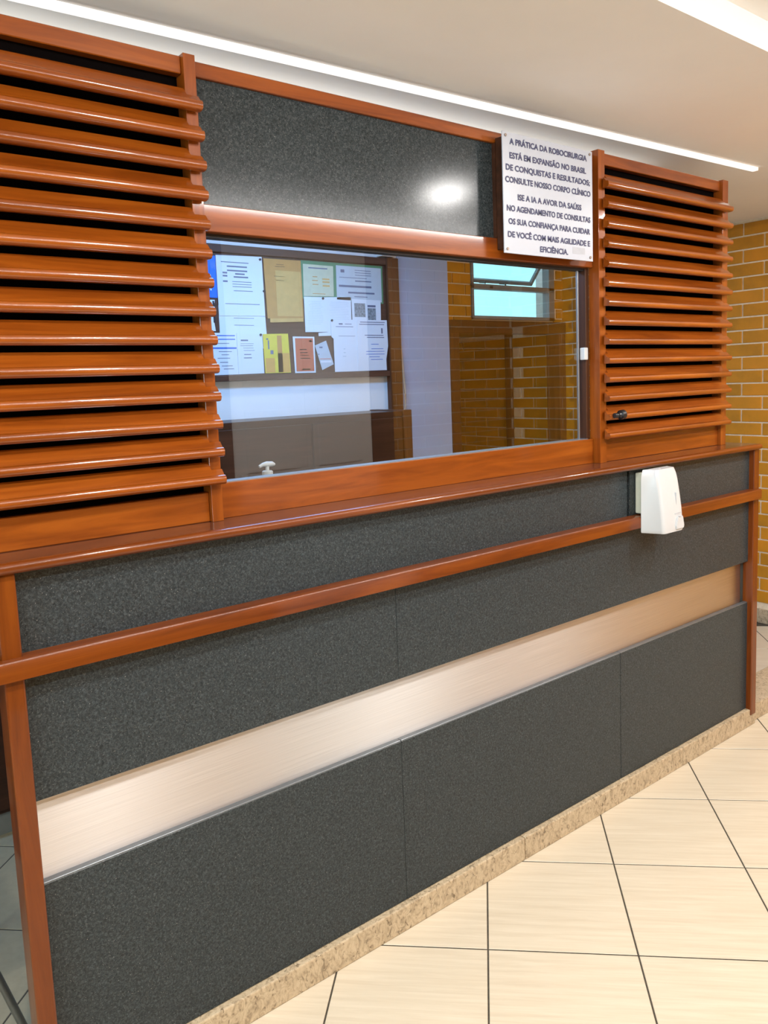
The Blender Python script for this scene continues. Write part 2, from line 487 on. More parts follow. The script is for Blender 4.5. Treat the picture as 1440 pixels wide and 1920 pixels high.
# passage beyond the doorway, bricked to strengthen the mirrored side wall
pas = thing('wall_passage', 'passage beyond the doorway, its ochre bricks strengthening the mirrored side wall', None, (4.2, 3.2, 0), kind='structure')
box('masonry', XR + 0.002, XR + 0.12, 2.50, 4.1, 0, 2.12, 'grout', pas)
box('masonry', 3.20, 3.30, YB + 0.10, 4.1, 0, 2.12, 'back_plaster', pas)
box('masonry', 3.20, XR + 0.12, 4.1, 4.2, 0, 2.12, 'back_plaster', pas)
box('roof', 3.20, XR + 0.12, YB + 0.10, 4.2, 2.12, 2.165, 'back_plaster', pas)
for k in kk:
    zc = 1.288 + PIT * (k + 0.5)
    if zc < 0.95 or zc > 2.12 - PIT / 2: continue
    off = 0.737 if k % 2 == 0 else 0.881
    for n in range(5, 12):
        y0 = off + n * BL; yc = y0 + BL / 2
        if y0 < 2.36 or y0 + BL > 4.1: continue
        o = bpy.data.objects.new('brick', bme); C.objects.link(o); o.parent = pas
        o.location = Vector((XR, yc, zc)) - Vector((4.2, 3.2, 0))
box('post', XR - 0.03, XR + 0.01, 2.985, 3.06, 0, 2.12, 'dark_wood_z', pas, 0.003)
ow = box('wall_outside', XR + 0.002, XR + 0.12, 2.50, 2.71, 2.165, 3.4, 'outdoor_brick')
tag(ow, 'pinkish outdoor wall seen through the high window', kind='structure')

# high window with open awning sash
w2 = thing('window_2', 'grey metal awning window open to a pale sky above the doorway', None, (4.2, YB, WZ0), kind='structure')
fy0, fy1 = YB - 0.02, YB + 0.05
box('frame_stile', WX0, WX0 + 0.018, fy0, fy1, WZ0, WZ1, 'window_grey', w2, 0.002)
box('frame_stile', WX1 - 0.065, WX1, fy0, fy1, WZ0, WZ1, 'window_grey', w2, 0.002)
box('frame_sill', WX0, WX1, fy0, fy1 + 0.01, WZ0, WZ0 + 0.026, 'window_grey', w2, 0.002)
box('frame_head', WX0, WX1, fy0, fy1, WZ1 - 0.03, WZ1, 'window_grey', w2, 0.002)
box('transom', WX0, WX1, fy0, fy1, 2.405, 2.440, 'window_grey', w2, 0.002)
box('fixed_pane', WX0 + 0.015, WX1 - 0.06, YB + 0.012, YB + 0.016, WZ0 + 0.02, 2.41, 'clear_glass', w2)
# sash hinged at the head, bottom swung out
sash = bpy.data.objects.new('sash', None); C.objects.link(sash); sash.parent = w2
hinge = Vector((4.2, YB + 0.03, WZ1 - 0.03)); sash.location = hinge - Vector((4.2, YB, WZ0)); WLOC[sash.name] = sash.location.copy()
sx0, sx1, sl = WX0 + 0.02, WX1 - 0.068, 0.225
for nm, a in (('sash_stile', (sx0, sx0 + 0.028, -sl, 0)), ('sash_stile', (sx1 - 0.028, sx1, -sl, 0)), ('sash_rail', (sx0, sx1, -sl, -sl + 0.028)), ('sash_rail', (sx0, sx1, -0.028, 0))):
    box(nm, a[0], a[1], hinge.y - 0.012, hinge.y + 0.012, hinge.z + a[2], hinge.z + a[3], 'window_grey', sash, 0.002)
box('sash_pane', sx0 + 0.02, sx1 - 0.02, hinge.y - 0.002, hinge.y + 0.002, hinge.z - sl + 0.02, hinge.z - 0.02, 'clear_glass', sash)
sash.rotation_euler = (math.radians(38), 0, 0)
for x in (3.95, 4.17):
    bm = bmesh.new(); tube(bm, [(x - 0.03, YB + 0.02, 2.44), (x, YB + 0.05, 2.462), (x + 0.02, YB + 0.13, 2.475)], 0.007, 8)
    obj('stay', bm, 'dark_paint', w2)
bk = box('bracket', 3.93, 3.96, YB - 0.022, YB - 0.018, 2.41, 2.43, 'dark_paint', w2)

# wall behind the viewer: brick with a white double door (seen only as a reflection)
wo = box('wall_front', -3.6, XR + 0.1, YO - 0.14, YO - 0.002, 0, CEIL, 'grout')
tag(wo, 'ochre brick wall behind the viewer, mirrored faintly in the glass', kind='structure')
rest = bmesh.new()
for k in kk:
    zc = 1.288 + PIT * (k + 0.5)
    if zc - PIT / 2 < 0.0 or zc > CEIL: continue
    for n in range(0, 30):
        x0 = -3.6 + n * BL + (BL / 2 if k % 2 else 0); x1 = x0 + BL
        if x1 > XR: x1 = XR
        for s0, s1 in ((x0, min(x1, 1.93)), (max(x0, 3.40), x1)):
            if s1 - s0 > 0.04 and (s1 <= 1.93 or s0 >= 3.40) and not (s0 < 1.93 < s1):
                addbox(rest, s0 + GR / 2, s1 - GR / 2, YO - 0.006, YO + 0.006, zc - (PIT - GR) / 2, zc + (PIT - GR) / 2)
ro = obj('brick_field', rest, 'brick', wo); ro['kind'] = 'stuff'
d2 = thing('door_2', 'white panelled double door in dark wooden jambs behind the viewer', None, (2.6, YO, 0), kind='structure')
box('jamb', 1.93, 2.02, YO - 0.01, YO + 0.03, 0, CEIL - 0.004, 'dark_wood_z', d2, 0.003)
box('jamb', 3.19, 3.40, YO - 0.01, YO + 0.03, 0, CEIL - 0.004, 'dark_wood_z', d2, 0.003)
for x0, x1 in ((2.02, 2.604), (2.606, 3.19)):
    lf = box('leaf', x0, x1, YO - 0.01, YO + 0.02, 0.005, CEIL - 0.006, 'white_wall', d2, 0.002)
    for z0, z1 in ((0.25, 0.95), (1.15, 1.58), (1.72, 2.45)):
        box('leaf_panel', x0 + 0.1, x1 - 0.1, YO + 0.012, YO + 0.028, z0, z1, 'white_wall', lf, 0.008)
wl = thing('wall_left', 'plain white wall with a wide added window far to the left of the counter', None, (-3.65, 0, 0), kind='structure')
LY0, LY1, LZ0, LZ1 = -2.45, -0.15, 0.95, 2.45
for (b0, b1, c0, c1) in ((YO - 0.1, LY0, 0, CEIL), (LY1, 4.2, 0, CEIL), (LY0, LY1, 0, LZ0), (LY0, LY1, LZ1, CEIL)):
    box('masonry', -3.70, -3.60, b0, b1, c0, c1, 'white_wall', wl)
w3 = thing('fill_window', 'wide daylight window added in the left wall for soft fill, outside the view', None, (-3.65, -1.3, LZ0), kind='structure')
for y in (LY0, -1.715, -0.935, LY1 - 0.05):
    box('mullion', -3.68, -3.62, y, y + 0.05, LZ0, LZ1, 'window_grey', w3, 0.003)
for z in (LZ0, LZ1 - 0.05):
    box('frame_rail', -3.68, -3.62, LY0, LY1, z, z + 0.05, 'window_grey', w3, 0.003)
for y in (LY0, -1.715, -0.935):
    box('pane', -3.652, -3.648, y + 0.05, y + 0.735, LZ0 + 0.05, LZ1 - 0.05, 'clear_glass', w3)

# inner booth wall
wp = box('wall_pillar', 2.515, 2.905, YI - 0.004, YI + 0.125, 0, CEIL, 'blue_lit_wall')
tag(wp, 'pillar tinted pale blue for the cool booth light between the notice board and the back wall', kind='structure')
wi = box('wall_inner', -3.6, 2.514, YI, YI + 0.12, 0, CEIL, 'white_wall')
tag(wi, 'white plaster wall inside the booth behind the notice board', kind='structure')
bi = box('baseboard_inner', -3.6, 1.0, YI - 0.016, YI, 0, 0.10, 'base_grey', bev=0.003)
tag(bi, 'grey skirting at the foot of the inner booth wall', kind='structure')

# ------------------------------------------------------------------ reception counter
rc = thing('reception_counter', 'long counter front in speckled charcoal panels with orange wood rail and steel band', 'counter', (1.6, 0.0, 0.0))
XL, XRR = 0.0, 3.222
S1, S2 = 1.0595, 2.1950
ZP, ZLP, ZST = 0.087, 0.6195, 0.8225
gp = 0.0011
for a, b_ in ((XL - 0.02, S1 + 0.0007), (S1 - 0.0007, S2), (S2, XRR)):
    box('lower_panel', a + gp, b_ - gp, 0.0, 0.022, ZP, ZLP, 'laminate', rc, 0.0012, 1)
for a, b_ in ((XL - 0.02, S1 + 0.0007), (S1 - 0.0007, XRR)):
    box('middle_panel', a + gp, b_ - gp, 0.0, 0.022, ZST, 1.150, 'laminate', rc, 0.0012, 1)
box('upper_panel', XL - 0.02, 2.245, 0.0, 0.022, 1.153, 1.361, 'laminate', rc, 0.0012, 1)
box('upper_panel', 2.262, XRR, 0.0, 0.022, 1.153, 1.361, 'laminate', rc, 0.0012, 1)
box('backing', XL - 0.02, XRR, 0.042, 0.055, ZP, 1.361, 'dark_paint', rc)
box('steel_band', XL - 0.01, 3.178, 0.0232, 0.030, ZLP - 0.02, ZST + 0.03, 'steel', rc)
box('end_filler', 3.180, XRR, 0.0232, 0.041, ZLP - 0.02, ZST + 0.03, 'dark_paint', rc)
for a, b_ in ((XL - 0.01, S1), (S1, S2), (S2, 3.215)):
    box('band_ledge', a + 0.001, b_ - 0.001, 0.001, 0.0205, ZLP - 0.001, ZLP + 0.004, 'ledge_metal', rc, 0.001, 1)
box('post', -0.046, -0.004, -0.026, 0.05, 0.0, 1.3615, 'post_wood', rc, 0.004)
box('post', 3.205, 3.252, -0.026, 0.05, 0.056, 1.3615, 'post_wood', rc, 0.004)
# rail with a softened top edge
for ra, rb in ((-0.56, 3.242),):
    bm = bmesh.new()
    extrude_x(bm, [(-0.045, 1.128), (-0.045, 1.166), (-0.041, 1.172), (-0.034, 1.174), (0.0, 1.174), (0.0, 1.128)], ra, rb)
    bmesh.ops.bevel(bm, geom=[e for e in bm.edges if abs(e.verts[0].co.x - e.verts[1].co.x) < 1e-6], offset=0.002, segments=1, affect='EDGES')
    rl = obj('rail', bm, 'rail_wood', rc); smooth_by_angle(rl, 40)
# granite plinth stones
px = [-0.6, 0.28, 1.594, 2.62, 3.262]
for a, b_ in zip(px, px[1:]):
    box('plinth_stone', a + 0.0012, b_ - 0.0012, -0.021, 0.045, 0.0, ZP - 0.002, 'granite', rc, 0.004, 2)
curb = box('stone_kerb', 3.263, XR - 0.02, -0.006, 0.20, 0, 0.083, 'granite', bev=0.005)
tag(curb, 'low beige granite kerb running from the counter end to the brick wall', 'kerb')

# countertop with bullnose
bm = bmesh.new()
prof = [(-0.0262, 1.388), (-0.030, 1.388)]
for k in range(1, 8):
    t = math.pi / 2 + math.pi * k / 8
    prof.append((-0.034 + 0.0125 * math.cos(t), 1.3755 + 0.0125 * math.sin(t)))
prof += [(-0.034, 1.3622), (-0.0262, 1.3622)]
extrude_x(bm, prof, -0.56, 3.238)
ct = thing('countertop', None, None, (1.34, 0.05, 1.3622))
ns = obj('nosing', bm, 'rail_wood', ct); smooth_by_angle(ns, 40)
box('top_board', -0.56, 3.238, -0.026, 0.176, 1.3622, 1.388, 'ledge_wood', ct)
tag(ct, 'narrow varnished wooden ledge with rounded nosing on top of the counter', 'countertop')

# ------------------------------------------------------------------ louvred shutters
ARC = [(0.0565, 0.0012), (0.0510, 0.0005), (0.0468, -0.0022), (0.0445, -0.0062), (0.0438, -0.0115), (0.0446, -0.0168), (0.0475, -0.0208), (0.0530, -0.0232), (0.062, -0.0240), (0.071, -0.0235)]
SLAT = [(0.089, 0.0355)] + ARC + [(0.110, 0.0160)]
NOSE = [(0.0700, 0.0155)] + ARC + [(0.0720, -0.0195)]
def shutter(label, x0, x1, lst, rst, zs, ztop, zrail, zbot):
    t = thing('louvre_shutter', label, 'shutter', ((x0 + x1) / 2, 0.1, 1.388), 'louvred wooden shutters')
    base = Vector(((x0 + x1) / 2, 0.1, 1.388))
    box('stile', x0, x0 + lst, 0.080, 0.130, 1.388, ztop + 0.004, 'wood_z', t, 0.0008, 1)
    box('stile', x1 - rst, x1, 0.080, 0.130, 1.388, ztop + 0.004, 'wood_z', t, 0.0008, 1)
    box('top_rail', x0 + lst, x1 - rst, 0.095, 0.125, zrail, ztop, 'wood_x', t, 0.002, 1)
    box('bottom_rail', x0 + lst, x1 - rst, 0.095, 0.125, 1.388, zbot, 'wood_x', t, 0.002, 1)
    box('shade_board', x0 + lst, x1 - rst, 0.126, 0.132, 1.388, ztop, 'slat_shade_black', t)  # black sheet put in for the shade between the slats
    me = None
    for z in zs:
        if me is None:
            bm = bmesh.new()
            extrude_x(bm, SLAT, x0 + lst, x1 - rst)
            extrude_x(bm, NOSE, x0 + lst - 0.024, x0 + lst); extrude_x(bm, NOSE, x1 - rst, x1 - rst + 0.030)
            bmesh.ops.translate(bm, verts=bm.verts, vec=-base)
            bmesh.ops.translate(bm, verts=bm.verts, vec=(0, 0, base.z))
            bmesh.ops.recalc_face_normals(bm, faces=bm.faces)
            me = bpy.data.meshes.new('slat'); bm.to_mesh(me); bm.free(); me.materials.append(MATS['slat_wood'])
            for p in me.polygons: p.use_smooth = True
            me.set_sharp_from_angle(angle=math.radians(38))
        o = bpy.data.objects.new('slat', me); C.objects.link(o); o.parent = t
        o.location = (0, 0, z - base.z)
    return t
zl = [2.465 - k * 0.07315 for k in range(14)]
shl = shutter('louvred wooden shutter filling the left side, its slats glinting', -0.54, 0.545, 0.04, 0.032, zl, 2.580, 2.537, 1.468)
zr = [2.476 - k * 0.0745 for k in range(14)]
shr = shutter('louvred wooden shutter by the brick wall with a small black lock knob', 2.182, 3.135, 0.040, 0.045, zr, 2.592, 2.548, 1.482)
# lock knob on the lowest-but-one slat
kn = bpy.data.objects.new('lock_knob', None); C.objects.link(kn); kn.parent = shr
bpy.data.objects.remove(kn)
bm = bmesh.new()
tube(bm, [(2.214, 0.036, 1.577), (2.236, 0.033, 1.577), (2.2361, 0.033, 1.577), (2.244, 0.030, 1.578), (2.2441, 0.030, 1.578), (2.262, 0.028, 1.580), (2.266, 0.028, 1.580)],
     [0.010, 0.010, 0.013, 0.013, 0.019, 0.019, 0.012], 16)
kb = obj('lock_knob', bm, 'black_plastic', shr); smooth_by_angle(kb, 40); kb['label'] = 'small black lock knob'
bm = bmesh.new(); tube(bm, [(2.240, 0.032, 1.577), (2.240, 0.056, 1.575)], 0.008, 12)
obj('lock_stem', bm, 'black_plastic', shr)

# ------------------------------------------------------------------ service window between the shutters
sw = thing('window_1', 'wide reception window in a wooden frame with grey panel above', None, (1.36, 0.115, 1.388), kind='structure')
A0, A1 = 0.546, 2.181
box('top_rail', A0, A1, 0.112, 0.135, 2.546, 2.583, 'wood_x', sw, 0.002, 1)
box('infill_panel', A0, 1.70, 0.124, 0.134, 2.222, 2.550, 'laminate_smooth', sw)
box('transom', A0, A1, 0.108, 0.175, 2.156, 2.226, 'wood_x', sw, 0.002, 1)
box('sill_board', A0, A1, 0.112, 0.175, 1.387, 1.485, 'wood_x', sw, 0.002, 1)
box('side_jamb', A1 - 0.022, A1, 0.128, 0.175, 1.485, 2.156, 'dark_wood_z', sw, 0.002, 1)
box('head_channel', A0, A1 - 0.022, 0.135, 0.168, 2.146, 2.157, 'gap_black', sw)
box('sill_channel', A0, A1 - 0.022, 0.120, 0.165, 1.484, 1.4875, 'aluminium', sw)
box('glass_pane', A0 + 0.001, 2.13, 0.145, 0.151, 1.4876, 2.150, 'window_glass', sw)
box('glass_edge', 2.13, 2.136, 0.143, 0.153, 1.4876, 2.150, 'aluminium', sw, 0.001, 1)
lt = box('latch', 2.138, 2.160, 0.118, 0.142, 1.800, 1.848, 'white_gloss', sw, 0.003)
lt['label'] = 'small white latch'
box('backing_box', 1.650, 2.095, 0.062, 0.1075, 2.185, 2.560, 'dark_wood', sw, 0.002, 1)
box('box_return', 1.650, 2.178, 0.108, 0.135, 2.227, 2.545, 'dark_wood', sw)

# ------------------------------------------------------------------ sign
SX0, SX1, SZ0, SZ1 = 1.634, 2.116, 2.168, 2.570
SY = 0.0570
sg = thing('wall_sign', 'white plaque with dark blue capitals above the right end of the glass', 'sign', (SX0, SY, SZ0))
box('plate', SX0, SX1, SY, SY + 0.005, SZ0, SZ1, 'sign_white', sg, 0.001, 1)
LINES = [("A PRÁTICA DA ROBOCIRURGIA", .070, .930, .072), ("ESTÁ EM EXPANSÃO NO BRASIL", .068, .920, .186), ("DE CONQUISTAS E RESULTADOS;", .027, .965, .286),
         ("CONSULTE NOSSO CORPO CLÍNICO", .020, .972, .386), ("ISE A IA A AVOR DA SAÚSS", .145, .860, .522), ("NO AGENDAMENTO DE CONSULTAS", .030, .968, .622),
         ("OS SUA CONFIANÇA PARA CUIDAR", .044, .964, .730), ("DE VOCÊ COM MAIS AGILIDADE E", .035, .962, .839), ("EFICIÊNCIA.", .375, .695, .937)]
SW, SH = SX1 - SX0, SZ1 - SZ0
for s, a, b_, v in LINES:
    fc = bpy.data.curves.new('text', 'FONT'); fc.body = s; fc.size = 1.0; fc.resolution_u = 3; fc.offset = 0.028
    to = bpy.data.objects.new('tmp_text', fc); C.objects.link(to)
    dg = bpy.context.evaluated_depsgraph_get(); dg.update()
    me = bpy.data.meshes.new_from_object(to.evaluated_get(dg))
    bpy.data.objects.remove(to); bpy.data.curves.remove(fc)
    xs = [q.co.x for q in me.vertices]; x0, x1 = min(xs), max(xs)
    cap = 0.72
    hx = (b_ - a) * SW / (x1 - x0); hz = 0.049 * SH / cap
    for q in me.vertices:
        q.co = ((q.co.x - x0) * hx + a * SW, -0.0014, (1 - v) * SH - 0.0245 * SH + q.co.y * hz)
    me.materials.clear(); me.materials.append(MATS['navy_ink'])
    o = bpy.data.objects.new('lettering', me); C.objects.link(o); o.parent = sg
for u, v in ((.03, .03), (.965, .03), (.03, .965), (.965, .965)):
    bm = bmesh.new(); x, z = SX0 + u * SW, SZ1 - v * SH
    poly_xz(bm, [(x + 0.005 * math.cos(t), z + 0.005 * math.sin(t)) for t in [k * math.pi / 5 for k in range(10)]], SY - 0.003, SY + 0.001)
    obj('screw', bm, 'screw', sg)
box('faded_patch', SX0 + .75 * SW, SX0 + .90 * SW, SY - 0.0004, SY + 0.001, SZ0 + 0.022, SZ0 + 0.046, 'smudge', sg)

# ------------------------------------------------------------------ soap dispenser on the counter front
ds = thing('soap_dispenser', 'white wall mounted soap dispenser fixed over the wooden counter rail', 'dispenser', (2.365, -0.05, 1.107))
box('back_plate', 2.296, 2.440, -0.0460, -0.0015, 1.180, 1.345, 'white_plastic_old', ds, 0.004)
bm = bmesh.new()
# side profile (y,z) swept over x with rounded front corners
rows = []
NX = 12
zs = [1.108, 1.112, 1.125, 1.16, 1.20, 1.25, 1.29, 1.315, 1.335, 1.348, 1.356, 1.360]
def front(z):
    if z < 1.125: return -0.128 + 0.0 * z
    tt = (z - 1.125) / 0.235
    return -0.128 + 0.034 * tt ** 1.5
X0, X1 = 2.299, 2.446
for iz, z in enumerate(zs):
    fr = front(z); ring = []
    inset = 0.0
    if z > 1.315: inset = 0.010 * ((z - 1.315) / 0.045) ** 2.2
    if z < 1.112: inset = 0.003
    xa, xb = X0 + inset * 0.9, X1 - inset * 1.2
    rc_ = min(0.018, (xb - xa) / 2 - 0.004)
    yb = -0.0465 - inset * 0.2
    pts = [(xa - 0.029, yb)]
    for k in range(7):
        t = math.pi + k * (math.pi / 2) / 6
        pts.append((xa + rc_ + rc_ * math.cos(t), fr + rc_ * 0.8 + rc_ * 0.8 * math.sin(t)))
    for k in range(7):
        t = 1.5 * math.pi + k * (math.pi / 2) / 6
        pts.append((xb - rc_ + rc_ * math.cos(t), fr + rc_ * 0.8 + rc_ * 0.8 * math.sin(t)))
    pts.append((xb + 0.012, yb))
    rows.append([bm.verts.new((x, y, z)) for x, y in pts])
for r0, r1 in zip(rows, rows[1:]):
    n = len(r0)
    for k in range(n):
        bm.faces.new((r0[k], r0[(k + 1) % n], r1[(k + 1) % n], r1[k]))
bm.faces.new(rows[0][::-1]); bm.faces.new(rows[-1])
dc = obj('cover', bm, 'white_gloss', ds); smooth_by_angle(dc, 45)
bm = bmesh.new(); poly_xz(bm, [(2.384, 1.115), (2.436, 1.115), (2.440, 1.128), (2.430, 1.168), (2.392, 1.165), (2.380, 1.130)], -0.1335, -0.120)
bmesh.ops.bevel(bm, geom=bm.edges[:], offset=0.003, segments=2, affect='EDGES')
pb = obj('push_bar', bm, 'white_gloss', ds)
bm = bmesh.new(); poly_xz(bm, [(2.4005, 1.208), (2.4035, 1.208), (2.4035, 1.262), (2.4005, 1.262)], front(1.235) - 0.003, front(1.235) + 0.02)
obj('level_slot', bm, 'grey_mark', ds)
bm = bmesh.new(); poly_xz(bm, [(2.383, 1.176), (2.428, 1.178), (2.428, 1.183), (2.383, 1.181)], front(1.18) - 0.0012, front(1.18) + 0.01)
obj('brand_print', bm, 'grey_mark', ds)
bm = bmesh.new(); poly_xz(bm, [(2.400, 1.168), (2.408, 1.165), (2.416, 1.168), (2.408, 1.171)], -0.1342, -0.13)
obj('drop_print', bm, 'grey_mark', ds)
box('lock_notch', 2.345, 2.362, -0.075, -0.060, 1.357, 1.3615, 'grey_mark', ds)

# ------------------------------------------------------------------ inside the booth
sh = box('inner_shelf', -0.5, 2.17, 0.178, 0.48, 1.305, 1.330, 'dark_wood', bev=0.003)
tag(sh, 'dark wooden inner shelf just behind the glass', 'shelf')
for x in (0.2, 1.9):
    box('bracket', x, x + 0.03, 0.178, 0.42, 1.22, 1.305, 'dark_wood', sh)
pu = thing('pump_bottle', 'white hand gel pump bottle standing behind the glass', 'bottle', (0.806, 0.30, 1.330))
bm = bmesh.new(); lathe(bm, 0.806, 0.30, [(0.026, 1.3305), (0.029, 1.335), (0.029, 1.440), (0.026, 1.452), (0.014, 1.460), (0.013, 1.464)])
bo = obj('bottle_body', bm, 'white_gloss', pu); smooth_by_angle(bo, 40)
bm = bmesh.new(); lathe(bm, 0.806, 0.30, [(0.016, 1.463), (0.017, 1.466), (0.017, 1.480), (0.014, 1.483), (0.006, 1.484), (0.006, 1.497)])
co = obj('collar', bm, 'white_gloss', pu); smooth_by_angle(co, 40)
bm = bmesh.new(); tube(bm, [(0.834, 0.302, 1.4995), (0.825, 0.302, 1.502), (0.806, 0.30, 1.503), (0.790, 0.298, 1.503), (0.776, 0.296, 1.498)], [0.004, 0.008, 0.009, 0.006, 0.0045], 12)
ph = obj('pump_head', bm, 'white_gloss', pu); smooth_by_angle(ph, 50)

# notice board
nb = thing('notice_board', 'wooden notice board crowded with papers on the inner wall', 'notice board', (1.75, YI, 1.77))
box('backing', 0.60, 2.44, YI - 0.018, YI - 0.001, 1.79, 2.41, 'board_wood', nb)
box('frame_top', 0.60, 2.485, YI - 0.032, YI - 0.001, 2.398, 2.437, 'board_wood', nb, 0.003)
box('frame_bottom', 0.60, 2.44, YI - 0.032, YI - 0.001, 1.774, 1.804, 'board_wood', nb, 0.003)
box('frame_side', 2.412, 2.500, YI - 0.036, YI - 0.001, 1.575, 2.44, 'dark_wood_z', nb, 0.003)
# lower dark cabinet
cb = thing('low_cabinet', 'dark wooden cabinet below the notice board in the booth', 'cabinet', (1.5, YI, 0))
box('toe_kick', -1.2, 2.30, YI - 0.27, YI - 0.02, 0.0, 0.10, 'base_grey', cb)
box('body', -1.2, 2.275, YI - 0.30, YI - 0.002, 0.10, 1.583, 'dark_wood', cb, 0.003)
box('side_panel', 2.277, 2.335, YI - 0.31, YI - 0.002, 0.0, 1.588, 'dark_wood_z', cb, 0.003)
for k in range(6):
    x0 = -1.18 + k * 0.575
    dr = box('door', x0, x0 + 0.565, YI - 0.318, YI - 0.301, 0.12, 1.55, 'dark_wood', cb, 0.003)
    box('handle', x0 + 0.50, x0 + 0.515, YI - 0.335, YI - 0.318, 0.9, 1.02, 'aluminium', dr, 0.002)

# papers (x, z corners on the board)
PY = YI - 0.0195
def paper(name, label, cat, pts, mat, layer, marks=(), pins=(), group='papers on the notice board'):
    y1 = PY - layer * 0.0022; y0 = y1 - 0.0016
    bm = bmesh.new(); poly_xz(bm, pts, y0, y1)
    o = obj(name, bm, mat); tag(o, label, cat, group)
    by = {}
    for (mm, q) in marks: by.setdefault(mm, []).append(q)
    for mm, qs in by.items():
        for (a, b_, c, d) in qs:
            box('print', a, b_, y0 - 0.0005, y0 + 0.0003, c, d, mm, o)
    for (x, z) in pins:
        bm = bmesh.new(); poly_xz(bm, [(x + 0.006 * math.cos(t), z + 0.006 * math.sin(t)) for t in [k * math.pi / 4 for k in range(8)]], y0 - 0.006, y0)
        obj('pin', bm, 'gap_black', o)
    return o
def bars(x0, x1, zs, h, m='ink', jit=0.0):
    return [(m, (x0 + random.uniform(0, jit), x1 - random.uniform(0, jit), z - h / 2, z + h / 2)) for z in zs]

paper('poster', 'bright blue card at the upper left edge of the notice board', 'poster', [(1.20, 2.181), (1.372, 2.180), (1.372, 2.381), (1.20, 2.382)], 'blue_card', 0, [('paper', (1.336, 1.343, 2.215, 2.29))])
paper('paper_sheet', 'tall white printed form beside the blue card', 'paper', [(1.374, 2.094), (1.628, 2.098), (1.626, 2.392), (1.374, 2.385)], 'paper', 1,
      bars(1.40, 1.55, [2.355], .004) + bars(1.43, 1.54, [2.335, 2.315], .007) + bars(1.405, 1.43, [2.303, 2.288, 2.262], .008) + bars(1.46, 1.55, [2.30, 2.285], .007, jit=.03) + bars(1.455, 1.56, [2.262, 2.25, 2.238], .003) + bars(1.46, 1.565, [2.218], .003) + bars(1.41, 1.60, [2.154], .003), [(1.615, 2.378), (1.627, 2.222)])
paper('paper_sheet', 'white sheet with faint ruled lines below the tall printed form', 'paper', [(1.373, 1.93), (1.634, 1.935), (1.627, 2.15), (1.373, 2.146)], 'paper', 0, bars(1.45, 1.57, [2.05, 2.085, 2.118], .0025, jit=.01))
paper('paper_sheet', 'white form with blue header lines at the lower left of the board', 'paper', [(1.22, 1.805), (1.459, 1.807), (1.458, 2.012), (1.22, 2.010)], 'paper', 2,
      bars(1.24, 1.45, [1.998, 1.980], .005, 'ink_blue') + bars(1.24, 1.455, [1.937], .008, 'ink_blue') + bars(1.34, 1.44, [1.96, 1.92, 1.905, 1.888, 1.868, 1.85, 1.835], .003, jit=.04))
paper('paper_sheet', 'white sheet with short text lines left of the yellow flyer', 'paper', [(1.459, 1.807), (1.602, 1.809), (1.602, 2.010), (1.459, 2.010)], 'paper', 3,
      bars(1.48, 1.52, [1.975], .007) + bars(1.475, 1.56, [1.958, 1.948, 1.937, 1.925], .002, jit=.02) + bars(1.48, 1.545, [1.905, 1.888], .004, jit=.02), [(1.592, 2.003)])
paper('paper_scrap', 'torn white scrap under the blue card', 'paper', [(1.20, 2.02), (1.352, 2.02), (1.342, 2.10), (1.356, 2.17), (1.20, 2.17)], 'paper', 0, [('gap_black', (1.343, 1.352, 2.06, 2.165))])
paper('envelope', 'brown kraft envelope hanging at the top of the board', 'envelope', [(1.642, 2.086), (1.857, 2.091), (1.855, 2.388), (1.635, 2.386)], 'kraft', 1,
      [('kraft_light', (1.70, 1.85, 2.10, 2.33))] + bars(1.69, 1.77, [2.36, 2.35, 2.30, 2.28], .002, 'board_wood', .02), [])
paper('envelope_flap', 'pale folded strip below the kraft envelope', 'paper', [(1.654, 2.066), (1.853, 2.073), (1.854, 2.092), (1.655, 2.086)], 'kraft_light', 2)
paper('poster', 'green backing card behind the map at the top right of the board', 'poster', [(1.856, 2.194), (2.392, 2.182), (2.394, 2.391), (1.857, 2.391)], 'green_card', 0)
paper('map_sheet', 'pale cream map sheet on the green backing card', 'poster', [(1.864, 2.206), (2.054, 2.211), (2.058, 2.371), (1.868, 2.373)], 'cream_paper', 1,
      bars(1.90, 2.02, [2.355], .006, 'ink') + bars(1.92, 1.96, [2.31, 2.29, 2.27], .004, 'kraft', .01) + bars(1.985, 2.03, [2.30, 2.285, 2.265], .008, 'kraft_light') + bars(1.92, 2.0, [2.222], .003, 'kraft'))
paper('certificate', 'grey blue certificate sheet at the top right corner of the board', 'certificate', [(2.074, 2.196), (2.380, 2.190), (2.381, 2.378), (2.077, 2.378)], 'paper_grey', 1,
      bars(2.20, 2.31, [2.358, 2.345, 2.332], .003) + bars(2.095, 2.28, [2.316], .003) + bars(2.20, 2.31, [2.30], .006) + bars(2.09, 2.31, [2.270], .011, 'ink') + bars(2.15, 2.33, [2.236], .009, 'ink') + bars(2.19, 2.28, [2.215], .004) + bars(2.105, 2.13, [2.35], .016))
paper('paper_sheet', 'plain white page left of a matching page under the map', 'paper', [(1.862, 2.019), (2.005, 2.021), (2.006, 2.205), (1.863, 2.203)], 'paper', 2, bars(1.88, 1.98, [2.18 - .009 * k for k in range(14)], .0012, 'paper_grey', .02), [(1.98, 2.198)])
paper('paper_sheet', 'plain white page right of a matching page under the map', 'paper', [(1.945, 1.999), (2.163, 2.006), (2.166, 2.211), (2.006, 2.206), (2.004, 2.02), (1.945, 2.016)], 'paper', 1, bars(2.02, 2.15, [2.18 - .009 * k for k in range(14)], .0012, 'paper_grey', .02))
